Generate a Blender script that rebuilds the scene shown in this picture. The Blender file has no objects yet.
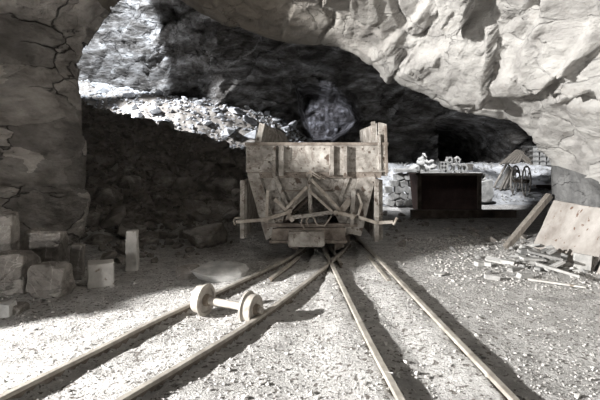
import bpy, bmesh, math, random
import numpy as np
from mathutils import Vector, Matrix, noise, Euler
S = bpy.context.scene
COL = S.collection
rnd = random.Random(7)
F = 467.0; CH = 1.6; HY = 155.0
def P(px, py, Y):                       # point seen at a pixel at distance Y
    return Vector(((px-300)/F*Y, Y, CH-(py-HY)/F*Y))
def G(px, py):                          # point of the level floor seen at a pixel
    Y = CH*F/(py-HY)
    return Vector(((px-300)/F*Y, Y, 0))
def sm(a, b, x):
    t = min(1, max(0, (x-a)/(b-a))); return t*t*(3-2*t)
def interp(x, xs, ys): return float(np.interp(x, xs, ys))

# ---------------------------------------------------------------- materials
def mat(name, cols, scale=3, rough=.85, bump=.3, metal=0, stretch=(1,1,1), rot=(0,0,0), detail=8, fine=18, spots=None, veins=None, cracks=None, dist=.02):
    m = bpy.data.materials.new(name); m.use_nodes = True
    nt = m.node_tree; n = nt.nodes; l = nt.links
    b = n['Principled BSDF']; b.inputs['Roughness'].default_value = rough; b.inputs['Metallic'].default_value = metal
    b.inputs['Specular IOR Level'].default_value = .25
    tc = n.new('ShaderNodeTexCoord'); mp = n.new('ShaderNodeMapping')
    mp.inputs['Scale'].default_value = stretch; mp.inputs['Rotation'].default_value = rot
    l.new(tc.outputs['Object'], mp.inputs['Vector'])
    t = n.new('ShaderNodeTexNoise'); t.inputs['Scale'].default_value = scale; t.inputs['Detail'].default_value = detail; t.inputs['Roughness'].default_value = .62
    l.new(mp.outputs[0], t.inputs['Vector'])
    r = n.new('ShaderNodeValToRGB'); e = r.color_ramp.elements
    k = len(cols)
    e[0].position = .3; e[1].position = .7
    e[0].color = (*cols[0], 1); e[1].color = (*cols[-1], 1)
    for i in range(1, k-1):
        q = e.new(.3+.4*i/(k-1)); q.color = (*cols[i], 1)
    l.new(t.outputs['Fac'], r.inputs[0]); out = r.outputs[0]
    if veins:
        vc, vs, vw = veins
        w = n.new('ShaderNodeTexNoise'); w.inputs['Scale'].default_value = vs; w.inputs['Detail'].default_value = 5; w.inputs['Distortion'].default_value = 1.0
        l.new(mp.outputs[0], w.inputs['Vector'])
        a = n.new('ShaderNodeMath'); a.operation = 'SUBTRACT'; a.inputs[1].default_value = .5; l.new(w.outputs['Fac'], a.inputs[0])
        c = n.new('ShaderNodeMath'); c.operation = 'ABSOLUTE'; l.new(a.outputs[0], c.inputs[0])
        d = n.new('ShaderNodeMapRange'); d.inputs[1].default_value = 0; d.inputs[2].default_value = vw; d.inputs[3].default_value = .75; d.inputs[4].default_value = 0
        l.new(c.outputs[0], d.inputs[0])
        mx = n.new('ShaderNodeMix'); mx.data_type = 'RGBA'; mx.inputs['B'].default_value = (*vc, 1)
        l.new(d.outputs[0], mx.inputs['Factor']); l.new(out, mx.inputs['A']); out = mx.outputs['Result']
    if spots:
        sc, ss, thr = spots
        w = n.new('ShaderNodeTexNoise'); w.inputs['Scale'].default_value = ss; w.inputs['Detail'].default_value = 4
        l.new(tc.outputs['Object'], w.inputs['Vector'])
        d = n.new('ShaderNodeMapRange'); d.inputs[1].default_value = thr; d.inputs[2].default_value = thr+.06
        l.new(w.outputs['Fac'], d.inputs[0])
        mx = n.new('ShaderNodeMix'); mx.data_type = 'RGBA'; mx.inputs['B'].default_value = (*sc, 1)
        l.new(d.outputs[0], mx.inputs['Factor']); l.new(out, mx.inputs['A']); out = mx.outputs['Result']
    l.new(out, b.inputs['Base Color'])
    f = n.new('ShaderNodeTexNoise'); f.inputs['Scale'].default_value = fine; f.inputs['Detail'].default_value = 8; f.inputs['Roughness'].default_value = .65
    l.new(mp.outputs[0], f.inputs['Vector'])
    bp = n.new('ShaderNodeBump'); bp.inputs['Strength'].default_value = bump; bp.inputs['Distance'].default_value = dist
    l.new(f.outputs['Fac'], bp.inputs['Height']); l.new(bp.outputs[0], b.inputs['Normal'])
    if cracks:                           # angular joints in the rock: height only plus a darker joint line
        vs_, depth, tonev, joint = cracks
        m2 = n.new('ShaderNodeMapping'); m2.inputs['Scale'].default_value = (.75,1,2.3); m2.inputs['Rotation'].default_value = (.25,.65,.1); l.new(tc.outputs['Object'], m2.inputs['Vector'])
        dn = n.new('ShaderNodeTexNoise'); dn.inputs['Scale'].default_value = vs_*1.3; dn.inputs['Detail'].default_value = 5; l.new(m2.outputs[0], dn.inputs['Vector'])
        am = n.new('ShaderNodeMix'); am.data_type = 'VECTOR'; am.inputs['Factor'].default_value = .35; l.new(m2.outputs[0], am.inputs['A']); l.new(dn.outputs['Color'], am.inputs['B'])
        acc = None
        for kf, wt in ((1, 1.0), (2.6, .45), (6.1, .2)):
            v2 = n.new('ShaderNodeTexVoronoi'); v2.inputs['Scale'].default_value = vs_*kf; l.new(am.outputs['Result'], v2.inputs['Vector'])
            sc_ = n.new('ShaderNodeSeparateColor'); l.new(v2.outputs['Color'], sc_.inputs[0])
            vv = n.new('ShaderNodeVectorMath'); vv.operation = 'SUBTRACT'; l.new(am.outputs['Result'], vv.inputs[0]); l.new(v2.outputs['Position'], vv.inputs[1])
            dt = n.new('ShaderNodeVectorMath'); dt.operation = 'DOT_PRODUCT'; l.new(vv.outputs[0], dt.inputs[0]); l.new(v2.outputs['Color'], dt.inputs[1])
            a1 = n.new('ShaderNodeMath'); a1.operation = 'MULTIPLY_ADD'; a1.inputs[1].default_value = 1.3*vs_; l.new(dt.outputs['Value'], a1.inputs[0]); l.new(sc_.outputs[0], a1.inputs[2])
            a2 = n.new('ShaderNodeMath'); a2.operation = 'MULTIPLY'; a2.inputs[1].default_value = wt; l.new(a1.outputs[0], a2.inputs[0])
            if acc is None: acc = a2.outputs[0]
            else:
                a3 = n.new('ShaderNodeMath'); a3.operation = 'ADD'; l.new(acc, a3.inputs[0]); l.new(a2.outputs[0], a3.inputs[1]); acc = a3.outputs[0]
        # each bed of rock has a tone of its own; thin darker joints between some of them
        tone = n.new('ShaderNodeTexVoronoi'); tone.inputs['Scale'].default_value = vs_; l.new(am.outputs['Result'], tone.inputs['Vector'])
        ts = n.new('ShaderNodeSeparateColor'); l.new(tone.outputs['Color'], ts.inputs[0])
        tr = n.new('ShaderNodeMapRange'); tr.inputs[3].default_value = 1-tonev; tr.inputs[4].default_value = 1+tonev*.5; l.new(ts.outputs[1], tr.inputs[0])
        ed_ = n.new('ShaderNodeTexVoronoi'); ed_.feature = 'DISTANCE_TO_EDGE'; ed_.inputs['Scale'].default_value = vs_; l.new(am.outputs['Result'], ed_.inputs['Vector'])
        mk = n.new('ShaderNodeTexNoise'); mk.inputs['Scale'].default_value = vs_*.8; mk.inputs['Detail'].default_value = 3; l.new(tc.outputs['Object'], mk.inputs['Vector'])
        wdt = n.new('ShaderNodeMapRange'); wdt.inputs[1].default_value = .48; wdt.inputs[2].default_value = .68; wdt.inputs[3].default_value = .0005; wdt.inputs[4].default_value = .05; l.new(mk.outputs['Fac'], wdt.inputs[0])
        jn = n.new('ShaderNodeMapRange'); jn.inputs[1].default_value = 0; l.new(wdt.outputs[0], jn.inputs[2]); jn.inputs[3].default_value = 1-joint; jn.inputs[4].default_value = 1; l.new(ed_.outputs['Distance'], jn.inputs[0])
        m3 = n.new('ShaderNodeMath'); m3.operation = 'MULTIPLY'; l.new(tr.outputs[0], m3.inputs[0]); l.new(jn.outputs[0], m3.inputs[1])
        vm = n.new('ShaderNodeVectorMath'); vm.operation = 'SCALE'; l.new(b.inputs['Base Color'].links[0].from_socket, vm.inputs[0]); l.new(m3.outputs[0], vm.inputs['Scale']); l.new(vm.outputs[0], b.inputs['Base Color'])
        a4 = n.new('ShaderNodeMath'); a4.operation = 'ADD'; l.new(acc, a4.inputs[0]); l.new(jn.outputs[0], a4.inputs[1]); acc = a4.outputs[0]
        b2 = n.new('ShaderNodeBump'); b2.inputs['Strength'].default_value = 1; b2.inputs['Distance'].default_value = depth
        l.new(acc, b2.inputs['Height']); l.new(bp.outputs[0], b2.inputs['Normal']); l.new(b2.outputs[0], b.inputs['Normal'])
    return m
M = {}
M['marble_rock'] = mat('marble_rock', [(.25,.24,.228),(.38,.368,.35),(.49,.478,.455)], 1.6, .8, .9, stretch=(1,1,1.8), rot=(.3,.5,.2), fine=5, veins=((.38,.355,.325), 1.1, .007), cracks=(1.3,.055,.10,.2), dist=.05)
M['brown_rock'] = mat('brown_rock', [(.20,.183,.165),(.38,.352,.325),(.58,.55,.515)], 1.8, .85, .9, stretch=(1,1,1.8), rot=(.2,.6,0), fine=6, cracks=(1.5,.13,.5,.65), dist=.07)
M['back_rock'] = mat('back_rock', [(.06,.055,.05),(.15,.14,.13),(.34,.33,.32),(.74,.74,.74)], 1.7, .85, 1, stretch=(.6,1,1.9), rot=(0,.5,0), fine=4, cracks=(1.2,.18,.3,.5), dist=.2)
M['ground'] = mat('ground', [(.32,.31,.30),(.50,.488,.472),(.65,.638,.62)], 4.5, .95, .9, fine=30, spots=((.17,.155,.14), 22, .575), dist=.05)
M['rail_web_shaded'] = mat('rail_web_shaded', [(.09,.075,.06),(.17,.145,.12),(.25,.22,.19)], 9, .8, .4, .1, fine=30)  # rail flanks, their shade put into the colour; the worn head stays bright
M['link_iron'] = mat('link_iron', [(.20,.17,.14),(.36,.32,.275),(.52,.48,.43)], 8, .7, .4, .1, fine=30)
M['gravel'] = mat('gravel', [(.27,.258,.245),(.52,.505,.485),(.76,.745,.72)], 5, .9, .3, fine=50)
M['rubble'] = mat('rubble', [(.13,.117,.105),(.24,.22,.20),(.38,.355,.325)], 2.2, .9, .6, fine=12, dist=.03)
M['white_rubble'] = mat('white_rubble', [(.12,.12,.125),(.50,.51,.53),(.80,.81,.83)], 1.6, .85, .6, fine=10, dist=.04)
M['boulder'] = mat('boulder', [(.17,.155,.14),(.31,.285,.26),(.48,.45,.41)], 3.5, .9, .8, fine=14, veins=((.50,.47,.43), 2.6, .012), cracks=(3,.03,.25,.3), dist=.03)
M['pale_block'] = mat('pale_block', [(.40,.385,.36),(.56,.54,.51),(.70,.68,.65)], 4, .85, .4, fine=30, spots=((.25,.21,.17), 9, .64))
M['slab'] = mat('slab', [(.32,.32,.31),(.48,.475,.46),(.66,.65,.625)], 6, .8, .4, fine=25)
M['slate'] = mat('slate', [(.17,.17,.17),(.29,.288,.28),(.43,.42,.405)], 6, .8, .4, fine=25)
M['rail_steel'] = mat('rail_steel', [(.26,.235,.205),(.42,.39,.345),(.57,.535,.48)], 7, .55, .25, .25, fine=40)
M['car_steel'] = mat('car_steel', [(.12,.105,.09),(.30,.278,.25),(.50,.475,.435)], 5.5, .75, .5, .05, fine=22, veins=((.15,.12,.10), 3.2, .02), spots=((.10,.075,.06), 8, .61))
M['car_rust'] = mat('car_rust', [(.09,.072,.058),(.20,.17,.145),(.34,.30,.26)], 7, .75, .4, .2, fine=30)
M['car_dark'] = mat('car_dark', [(.05,.04,.03),(.10,.08,.065),(.18,.15,.12)], 5, .8, .3, .1)
M['dusty_iron'] = mat('dusty_iron', [(.24,.215,.19),(.40,.37,.33),(.56,.53,.48)], 8, .75, .35, .1, fine=40)
M['iron_dark'] = mat('iron_dark', [(.14,.115,.09),(.25,.21,.17),(.36,.31,.26)], 8, .75, .35, .1, fine=40)
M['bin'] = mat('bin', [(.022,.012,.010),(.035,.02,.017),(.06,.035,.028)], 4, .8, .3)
M['wood'] = mat('wood', [(.12,.105,.09),(.21,.19,.165),(.30,.27,.24)], 4, .85, .5, stretch=(6,6,.7), fine=12)
M['plate'] = mat('plate', [(.27,.24,.215),(.41,.38,.35),(.54,.51,.48)], 2.6, .8, .35, .05, fine=25, spots=((.17,.10,.07), 9, .63))
M['grey_rock'] = mat('grey_rock', [(.09,.09,.09),(.17,.17,.168),(.27,.27,.265)], 2.4, .85, .9, fine=9, stretch=(1,1,.5), cracks=(2,.05,.2,.4), dist=.05)

# ---------------------------------------------------------------- helpers
def obj(name, bm, m, parent=None, smooth=False):
    me = bpy.data.meshes.new(name)
    bmesh.ops.recalc_face_normals(bm, faces=bm.faces)
    bm.to_mesh(me); bm.free()
    me.materials.append(M[m] if isinstance(m, str) else m)
    if smooth:
        for p in me.polygons: p.use_smooth = True
    o = bpy.data.objects.new(name, me); COL.objects.link(o)
    if parent: o.parent = parent
    return o
def thing(name, loc=(0,0,0), rz=0):
    o = bpy.data.objects.new(name, None); COL.objects.link(o); o.location = loc; o.rotation_euler = (0,0,rz)
    o.empty_display_size = .1
    return o
def tag(o, label, cat, group=None, kind=None):
    o['label'] = label; o['category'] = cat
    if group: o['group'] = group
    if kind: o['kind'] = kind
    return o
def box(bm, c, s, R=None, bevel=.004, taper=None):
    r = bmesh.ops.create_cube(bm, size=1)
    vs = r['verts']
    for v in vs:
        p = Vector((v.co.x*s[0], v.co.y*s[1], v.co.z*s[2]))
        if taper and v.co.z > 0: p.x *= taper; p.y *= taper
        if R is not None: p = R @ p
        v.co = p+Vector(c)
    if bevel:
        es = list({e for v in vs for e in v.link_edges})
        bmesh.ops.bevel(bm, geom=es, offset=bevel, segments=1, affect='EDGES')
    return bm
def prism(bm, poly, d0, d1, ax='y', bevel=.004):
    """polygon given in (a,b); extruded between d0 and d1 on the axis"""
    def v3(a, b, d): return {'y': (a, d, b), 'x': (d, a, b), 'z': (a, b, d)}[ax]
    A = [bm.verts.new(v3(a, b, d0)) for a, b in poly]; B = [bm.verts.new(v3(a, b, d1)) for a, b in poly]
    fs = [bm.faces.new(A), bm.faces.new(B[::-1])]
    n = len(poly)
    for i in range(n): fs.append(bm.faces.new((A[i], B[i], B[(i+1) % n], A[(i+1) % n])))
    if bevel:
        es = list({e for f in fs for e in f.edges})
        bmesh.ops.bevel(bm, geom=es, offset=bevel, segments=1, affect='EDGES')
    return bm
def bar(bm, a, b, w, h=None, up=Vector((0,0,1)), bevel=.003):
    a = Vector(a); b = Vector(b); d = b-a; L = d.length; d.normalize(); h = h or w
    x = d.cross(up)
    if x.length < .01: x = d.cross(Vector((0,1,0)))
    x.normalize(); z = x.cross(d)
    R = Matrix((x, d, z)).transposed()
    return box(bm, (a+b)/2, (w, L, h), R, bevel)
def tube(bm, pts, r, seg=10, closed=False):
    pts = [Vector(p) for p in pts]; rings = []; n = len(pts); prev = None
    for i, p in enumerate(pts):
        if closed: d = pts[(i+1) % n]-pts[i-1]
        else: d = pts[min(i+1, n-1)]-pts[max(i-1, 0)]
        d.normalize()
        u = prev if prev is not None else (Vector((0,0,1)) if abs(d.z) < .9 else Vector((1,0,0)))
        u = (u-d*u.dot(d)).normalized(); prev = u; w = d.cross(u)
        rr = r[i] if isinstance(r, (list, tuple)) else r
        rings.append([bm.verts.new(p+(u*math.cos(2*math.pi*k/seg)+w*math.sin(2*math.pi*k/seg))*rr) for k in range(seg)])
    m = n if closed else n-1
    for i in range(m):
        A = rings[i]; B = rings[(i+1) % n]
        for k in range(seg): bm.faces.new((A[k], A[(k+1) % seg], B[(k+1) % seg], B[k]))
    if not closed: bm.faces.new(rings[0]); bm.faces.new(rings[-1][::-1])
    return bm
def lathe(bm, prof, axis, org, seg=36):
    """prof: (along axis, radius)"""
    ax = Vector(axis).normalized(); u = ax.cross(Vector((0,0,1))).normalized(); w = ax.cross(u); rings = []
    for t, r in prof:
        rings.append([bm.verts.new(Vector(org)+ax*t+(u*math.cos(2*math.pi*k/seg)+w*math.sin(2*math.pi*k/seg))*r) for k in range(seg)])
    for A, B in zip(rings, rings[1:]):
        for k in range(seg): bm.faces.new((A[k], A[(k+1) % seg], B[(k+1) % seg], B[k]))
    bm.faces.new(rings[0]); bm.faces.new(rings[-1][::-1])
    return bm
def nvec(p):
    return Vector((noise.noise(p+Vector((9.321,-1.531,4.77))), noise.noise(p), noise.noise(p+Vector((6.327,1.971,-3.672)))))
def facet(p, s, seed=0.0):
    q = p*s+Vector((seed, seed*.7, -seed))
    d, c = noise.voronoi(q)
    c0 = c[0]
    r = nvec(c0*3.7+Vector((5.1, 1.3, 9.2)))
    return (q-c0).dot(r)*1.6/s + noise.noise(c0*5.3)*.55/s
def hull_rock(seed, sx=1, sy=1, sz=1, n=16):
    r = random.Random(seed); bm = bmesh.new()
    for i in range(n):
        v = Vector((r.gauss(0,1), r.gauss(0,1), r.gauss(0,1))).normalized()*r.uniform(.42,.55)
        m = max(abs(v.x), abs(v.y), abs(v.z)); v = v*(.62+.38*.5/m)     # squarer
        bm.verts.new((v.x*sx, v.y*sy, v.z*sz))
    res = bmesh.ops.convex_hull(bm, input=bm.verts)
    kill = [g for g in res['geom_interior'] if isinstance(g, bmesh.types.BMVert)]
    if kill: bmesh.ops.delete(bm, geom=kill, context='VERTS')
    loose = [v for v in bm.verts if not v.link_faces]
    if loose: bmesh.ops.delete(bm, geom=loose, context='VERTS')
    return bm
def blocky(seed, sx, sy, sz):
    r = random.Random(seed); bm = bmesh.new()
    for a in (-.5,.5):
        for b in (-.5,.5):
            for c in (-.5,.5):
                k = r.uniform(.22,.55); t = [r.uniform(.78,1)*a, r.uniform(.8,1)*b, (r.uniform(.72,1) if c > 0 else 1)*c]
                for q in range(3):
                    v = list(t); v[q] *= 1-k*r.uniform(.6,1.6); bm.verts.new((v[0]*sx, v[1]*sy, v[2]*sz))
    res = bmesh.ops.convex_hull(bm, input=bm.verts)
    kill = [g for g in res['geom_interior'] if isinstance(g, bmesh.types.BMVert)]
    if kill: bmesh.ops.delete(bm, geom=kill, context='VERTS')
    loose = [v for v in bm.verts if not v.link_faces]
    if loose: bmesh.ops.delete(bm, geom=loose, context='VERTS')
    return bm
def rough_rock(seed, sx, sy, sz, n=18, cuts=3, amp=.02):
    bm = blocky(seed, sx, sy, sz)
    bmesh.ops.bevel(bm, geom=list(bm.edges), offset=.02*min(sx, sy, sz), segments=1, affect='EDGES')
    bmesh.ops.triangulate(bm, faces=bm.faces)
    bmesh.ops.subdivide_edges(bm, edges=bm.edges, cuts=cuts, use_grid_fill=True)
    bm.normal_update()
    off = Vector((seed*1.7, seed*.3, seed*2.9))
    ds = [(v, v.normal.copy()) for v in bm.verts]
    for v, nn in ds:
        v.co += nn*(facet(v.co+off, 4)*amp*3+noise.fractal(v.co*9+off, 1, 2, 4)*amp*.4)
    return bm

# ---------------------------------------------------------------- terrain
RH = .105
def T(px, py):            # rail-head pixel -> plan position
    Y = (CH-RH+.012)*F/(py-HY); return Vector(((px-300)/F*Y, Y, 0))
GA = .75
rl = [T(425,446), T(402,400), T(366,333), T(332,264), T(323,247), T(314,231)]
rr = [T(565,449), T(517,400), T(429,310), T(364,243), T(349,228)]
ll = [T(-60,428), T(0,396), T(100,347), T(160,317), T(230,285), T(282,261), T(302,248), T(312,236)]
li = [T(60,436), T(118,400), T(180,364), T(245,325), T(295,290), T(325,266), T(341,252), T(350,240)]
SEG = [(a.x, a.y, b.x-a.x, b.y-a.y) for q in (rl, rr, ll, li) for a, b in zip(q, q[1:])]
def rail_side(x, y):
    """signed distance to the nearest rail, positive on its right"""
    best = 9; sg = 1
    for ax_, ay_, ex, ey in SEG:
        t = ((x-ax_)*ex+(y-ay_)*ey)/(ex*ex+ey*ey); t = 0 if t < 0 else 1 if t > 1 else t
        dx = x-ax_-t*ex; dy = y-ay_-t*ey; d = math.hypot(dx, dy)
        if d < best: best = d; sg = 1 if (ex*dy-ey*dx) < 0 else -1
    return best*sg
def height(x, y, det=True):
    zc = interp(x, [-13,-8,-6.1,-4.6,-3,-1.6,-.2,1.0,2.0], [4.4,3.5,3.02,2.55,2.15,1.72,1.25,.6,0])
    foot = interp(x, [-12,-5,-3,-1,1], [7.6,8.0,8.9,9.8,10.6])
    m = zc*max(0, min(1, (y-foot)/(13-foot)))**1.15
    if y > 13: m = zc*(1-.35*sm(13,15,y))
    zr = interp(x, [-13,-9,-5.8,-3,-1.5,-.3,1.2,3,9], [5.2,4.6,4.0,3.7,3.35,2.7,1.6,1.15,1.15])
    r = zr*sm(13.6,19.5,y)
    h = max(m, r)
    if y > 12 and x > 0: h = max(h, 1.15*sm(14.2,18.5,y))
    if y < 9.5 and abs(x) < 4.5 and det:
        d = rail_side(x, y); k = 1-sm(6.5, 9, y)
        if d < 0: h += .062*k*(1-sm(.10,.50,-d))
        else: h += .018*k*(1-sm(.10,.5,d))
        h += .020*facet(Vector((x, y, 0)), 5, 4)
    if det:
        p = Vector((x, y, 0))
        h += .018*noise.noise(p*1.3)+.010*noise.noise(p*4)+.006*noise.noise(p*11)
        if h > .15: h += (.12*noise.noise(p*1.6)+.16*facet(p,1.8)*1.0+.05*noise.noise(p*5))*min(1,(h-.15)/.4)
        # drifts off the tracks
        h += .03*sm(3.2,4.2,abs(x))*(1+noise.noise(p*2.3))
    return h
def grid_mesh(name, m, V, nu, nv, smooth=True):
    me = bpy.data.meshes.new(name)
    F_ = [(j*nu+i, j*nu+i+1, (j+1)*nu+i+1, (j+1)*nu+i) for j in range(nv-1) for i in range(nu-1)]
    me.from_pydata(V, [], F_)
    me.materials.append(M[m])
    if smooth: me.polygons.foreach_set('use_smooth', [True]*len(me.polygons))
    me.update()
    o = bpy.data.objects.new(name, me); COL.objects.link(o)
    return o
xs = np.concatenate([np.arange(-13,-4.5,.12), np.arange(-4.5,5,.04), np.arange(5,15.01,.12)])
ys = np.concatenate([np.arange(-3,2.4,.2), np.arange(2.4,9.5,.04), np.arange(9.5,22.5,.1)])
fl = grid_mesh('floor', 'ground', [(x, y, height(x, y)) for y in ys for x in xs], len(xs), len(ys))
fl['kind'] = 'structure'
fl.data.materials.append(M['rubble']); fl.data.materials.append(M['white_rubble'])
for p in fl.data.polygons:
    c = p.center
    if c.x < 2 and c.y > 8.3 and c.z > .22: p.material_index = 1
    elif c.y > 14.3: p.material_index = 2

# gravel: tens of thousands of pebbles nobody could count
def pebble_field(name, m, spots, seed, label):
    r = random.Random(seed)
    protos = []
    for s in range(7):
        b = hull_rock(100+s+seed, 1, .8+.2*r.random(), .62, 9)
        b.verts.index_update()
        protos.append((np.array([v.co[:] for v in b.verts]), [tuple(v.index for v in f.verts) for f in b.faces])); b.free()
    VV = []; FF = []; n = 0
    for (x, y, s) in spots:
        pv, pf = protos[r.randrange(7)]
        R = np.array(Euler((r.uniform(-.5,.5), r.uniform(-.5,.5), r.uniform(0,6.3))).to_matrix())
        q = (pv*s) @ R.T + np.array([x, y, height(x, y)+s*.12])
        VV.append(q); FF += [tuple(i+n for i in f) for f in pf]; n += len(pv)
    me = bpy.data.meshes.new(name); me.from_pydata(np.concatenate(VV).tolist(), [], FF); me.materials.append(M[m])
    o = bpy.data.objects.new(name, me); COL.objects.link(o)
    return tag(o, label, name.replace('_', ' '), kind='stuff')
sp = []
for i in range(17000):
    y = 2.6+6.8*rnd.random()**1.25; x = rnd.uniform(-.72,.72)*(y+1)
    s = .009+.022*rnd.random()**3
    if rnd.random() < .02: s = rnd.uniform(.03,.06)
    if noise.noise(Vector((x*1.3, y*1.3, 3))) < -.15 and rnd.random() < .6: continue
    sp.append((x, y, s))
for i in range(1900):
    y = 5.5+3.5*rnd.random(); x = rnd.uniform(1.9,4.3); sp.append((x, y, .012+.04*rnd.random()**2))
pebble_field('gravel', 'gravel', sp, 1, 'pale grey loose gravel strewn all over the quarry floor')
sp = []
for i in range(5200):
    y = rnd.uniform(8.2,13.3); x = rnd.uniform(-7,1.5)
    if height(x, y, False) < .1: continue
    sp.append((x, y, .05+.13*rnd.random()**2))
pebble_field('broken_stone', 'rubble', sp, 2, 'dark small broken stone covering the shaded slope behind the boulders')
sp = []
for i in range(3800):
    y = rnd.uniform(13.2,20); x = rnd.uniform(-9,1)
    sp.append((x, y, .06+.16*rnd.random()**2))
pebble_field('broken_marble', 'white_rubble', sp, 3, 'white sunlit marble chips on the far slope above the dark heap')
sp = []
for i in range(2500):
    y = rnd.uniform(14.5,21); x = rnd.uniform(1.2,10)
    sp.append((x, y, .04+.10*rnd.random()**2))
pebble_field('marble_chips', 'slab', sp, 4, 'bright marble chips on the rising ground around the far stacks of blocks')

# ---------------------------------------------------------------- rock shell in front: pillar, arch, right overhang
cols = [  # edge (px,py,Y) , outer point, material zone
 ((72,262,7.2), (-5.0,3.25,-.6)), ((70,235,7.3), (-5.0,3.25,0.2)), ((70,200,7.4), (-4.9,3.25,.9)), ((72,170,7.6), (-4.8,3.25,1.5)),
 ((77,135,7.7), (-4.6,3.25,2.2)), ((75,90,7.8), (-4.6,4.5,2.75)), ((70,52,7.9), (-4.4,4.7,3.45)), ((82,30,8.0), (-3.9,4.2,4.2)),
 ((104,9,8.2), (-3.1,2.6,4.7)), ((128,-3,8.4), (-2.6,2.6,4.9)), ((166,-2,8.7), (-2.0,2.6,5.0)), ((203,12,8.9), (-1.4,2.6,5.0)),
 ((240,24,9.0), (-.9,2.6,5.0)), ((275,36,9.1), (-.4,2.6,5.0)), ((310,44,9.2), (0.1,2.6,5.0)), ((350,55,9.2), (.7,2.6,4.9)),
 ((378,68,9.2), (1.2,2.6,4.8)), ((402,82,9.1), (1.6,2.6,4.65)), ((425,88,9.0), (2.0,2.6,4.45)), ((465,108,8.8), (2.5,2.6,4.1)),
 ((508,123,8.5), (3.0,2.6,3.5)), ((536,142,8.2), (3.3,2.6,2.8)), ((555,157,8.0), (3.6,2.6,1.9)), ((557,166,8.0), (3.95,2.6,.7)),
 ((557,178,8.0), (4.6,2.6,.35)), ((557,205,8.0), (4.7,2.6,.1)), ((558,240,8.0), (4.7,2.6,-.5))]
E = [P(*c[0]) for c in cols]; O = [Vector(c[1]) for c in cols]
NU = 520; NV = 210
def arc(t, A):
    k = t*(len(A)-1); i = min(int(k), len(A)-2); f = k-i
    a = A[max(i-1,0)]; b = A[i]; c = A[i+1]; d = A[min(i+2,len(A)-1)]
    return .5*((2*b)+(c-a)*f+(2*a-5*b+4*c-d)*f*f+(3*b-a-3*c+d)*f**3)
base = []
for j in range(NV):
    for i in range(NU):
        t = i/(NU-1); e = arc(t, E); o = arc(t, O)
        out = (Vector((e.x, 0, e.z))-Vector((.2, 0, 1.2))).normalized()
        if j < 55:                      # behind the edge, climbing away into the far chamber
            f = 1-j/55
            p = e+Vector((0, 2.2*f**.7, 0))+out*(5.6*f**1.6)
        else:
            f = (j-55)/(NV-56)
            f2 = f**.9
            p = e.lerp(o, f2)
        base.append(p)
def nrm(k):
    j, i = divmod(k, NU)
    a = base[j*NU+min(i+1,NU-1)]-base[j*NU+max(i-1,0)]; b = base[min(j+1,NV-1)*NU+i]-base[max(j-1,0)*NU+i]
    return a.cross(b).normalized()
Rm = Euler((.35,.75,.2)).to_matrix()
def rockdisp(p, amp=1.0, strat=1.0):
    q = Rm @ p; q = Vector((q.x*.55, q.y*.8, q.z*1.7))
    d = .30*noise.noise(p*.55)+.22*facet(q, .62, 3)+.11*strat*strat*facet(q, 1.5, 8)
    patch = sm(-.1,.35,noise.noise(p*.8+Vector((4,7,1))))
    d += (.04+.15*patch*strat)*facet(q, 3.2, 1)+(.03+.10*patch)*strat*facet(Vector((q.z,q.x,q.y)), 7.0, 2)
    rg = noise.noise(q*.8); d -= .20*max(0, .09-abs(rg))/.09*max(0,.35+noise.noise(p*1.1+Vector((9,9,9))))
    d += (.015+.04*patch)*noise.fractal(q*3.2, .9, 2, 4)
    return d*amp
CR = [([(575,62),(555,78),(530,88),(500,93),(462,96)], .17, 26, 1), ([(540,-20),(534,25),(520,50),(500,72)], .13, 22, -1),
      ([(500,-10),(478,22),(450,40),(420,58)], .10, 20, -1), ([(590,-20),(585,40),(570,66)], .10, 22, -1), ([(420,10),(400,35),(370,55)], .10, 20, -1)]
def crease(p):
    if p.y < 1: return 0
    u = 300+p.x/p.y*F; v = HY-(p.z-CH)/p.y*F; out = 0
    wob = 7*noise.noise(Vector((u*.03, v*.03, 2)))
    for pts, A, w, sg in CR:
        best = 1e9; side = 1
        for (ax_, ay_), (bx_, by_) in zip(pts, pts[1:]):
            ex, ey = bx_-ax_, by_-ay_; t = max(0, min(1, ((u-ax_)*ex+(v-ay_)*ey)/(ex*ex+ey*ey)))
            dx, dy = u-ax_-t*ex, v-ay_-t*ey; dd = math.hypot(dx, dy)
            if dd < best: best = dd; side = 1 if (ex*dy-ey*dx) > 0 else -1; 
        sd = best*side*sg+wob
        if abs(sd) < 3*w: out += A*math.exp(-abs(sd)/w)*math.tanh(sd/2.5)
    return out
V = []
for k, p in enumerate(base):
    n_ = nrm(k); j, i = divmod(k, NU)
    a = 1.0
    t = i/(NU-1)*(len(cols)-1)
    if t > 22.6: a = .35
    edge = abs(j-55)/45; a *= .35+.65*min(1, edge)
    if 6 < t < 22.6: a *= 1.15
    V.append(p+n_*(rockdisp(p, a, 2.0-1.1*sm(8,13,t))+(crease(p) if j > 60 and t > 14 else 0)))
ranges = [('wall_left', 0, 8.0, 'brown_rock'), ('ceiling', 8.0, 15.0, 'brown_rock'), ('wall_right', 15.0, 23.0, 'marble_rock'), ('wall_right_foot', 23.0, 26.0, 'grey_rock')]
for nm, a, b, m in ranges:
    i0 = round(a/26*(NU-1)); i1 = round(b/26*(NU-1))
    o = grid_mesh(nm, m, [V[j*NU+i] for j in range(NV) for i in range(i0, i1+1)], i1-i0+1, NV)
    o['kind'] = 'structure'
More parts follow.
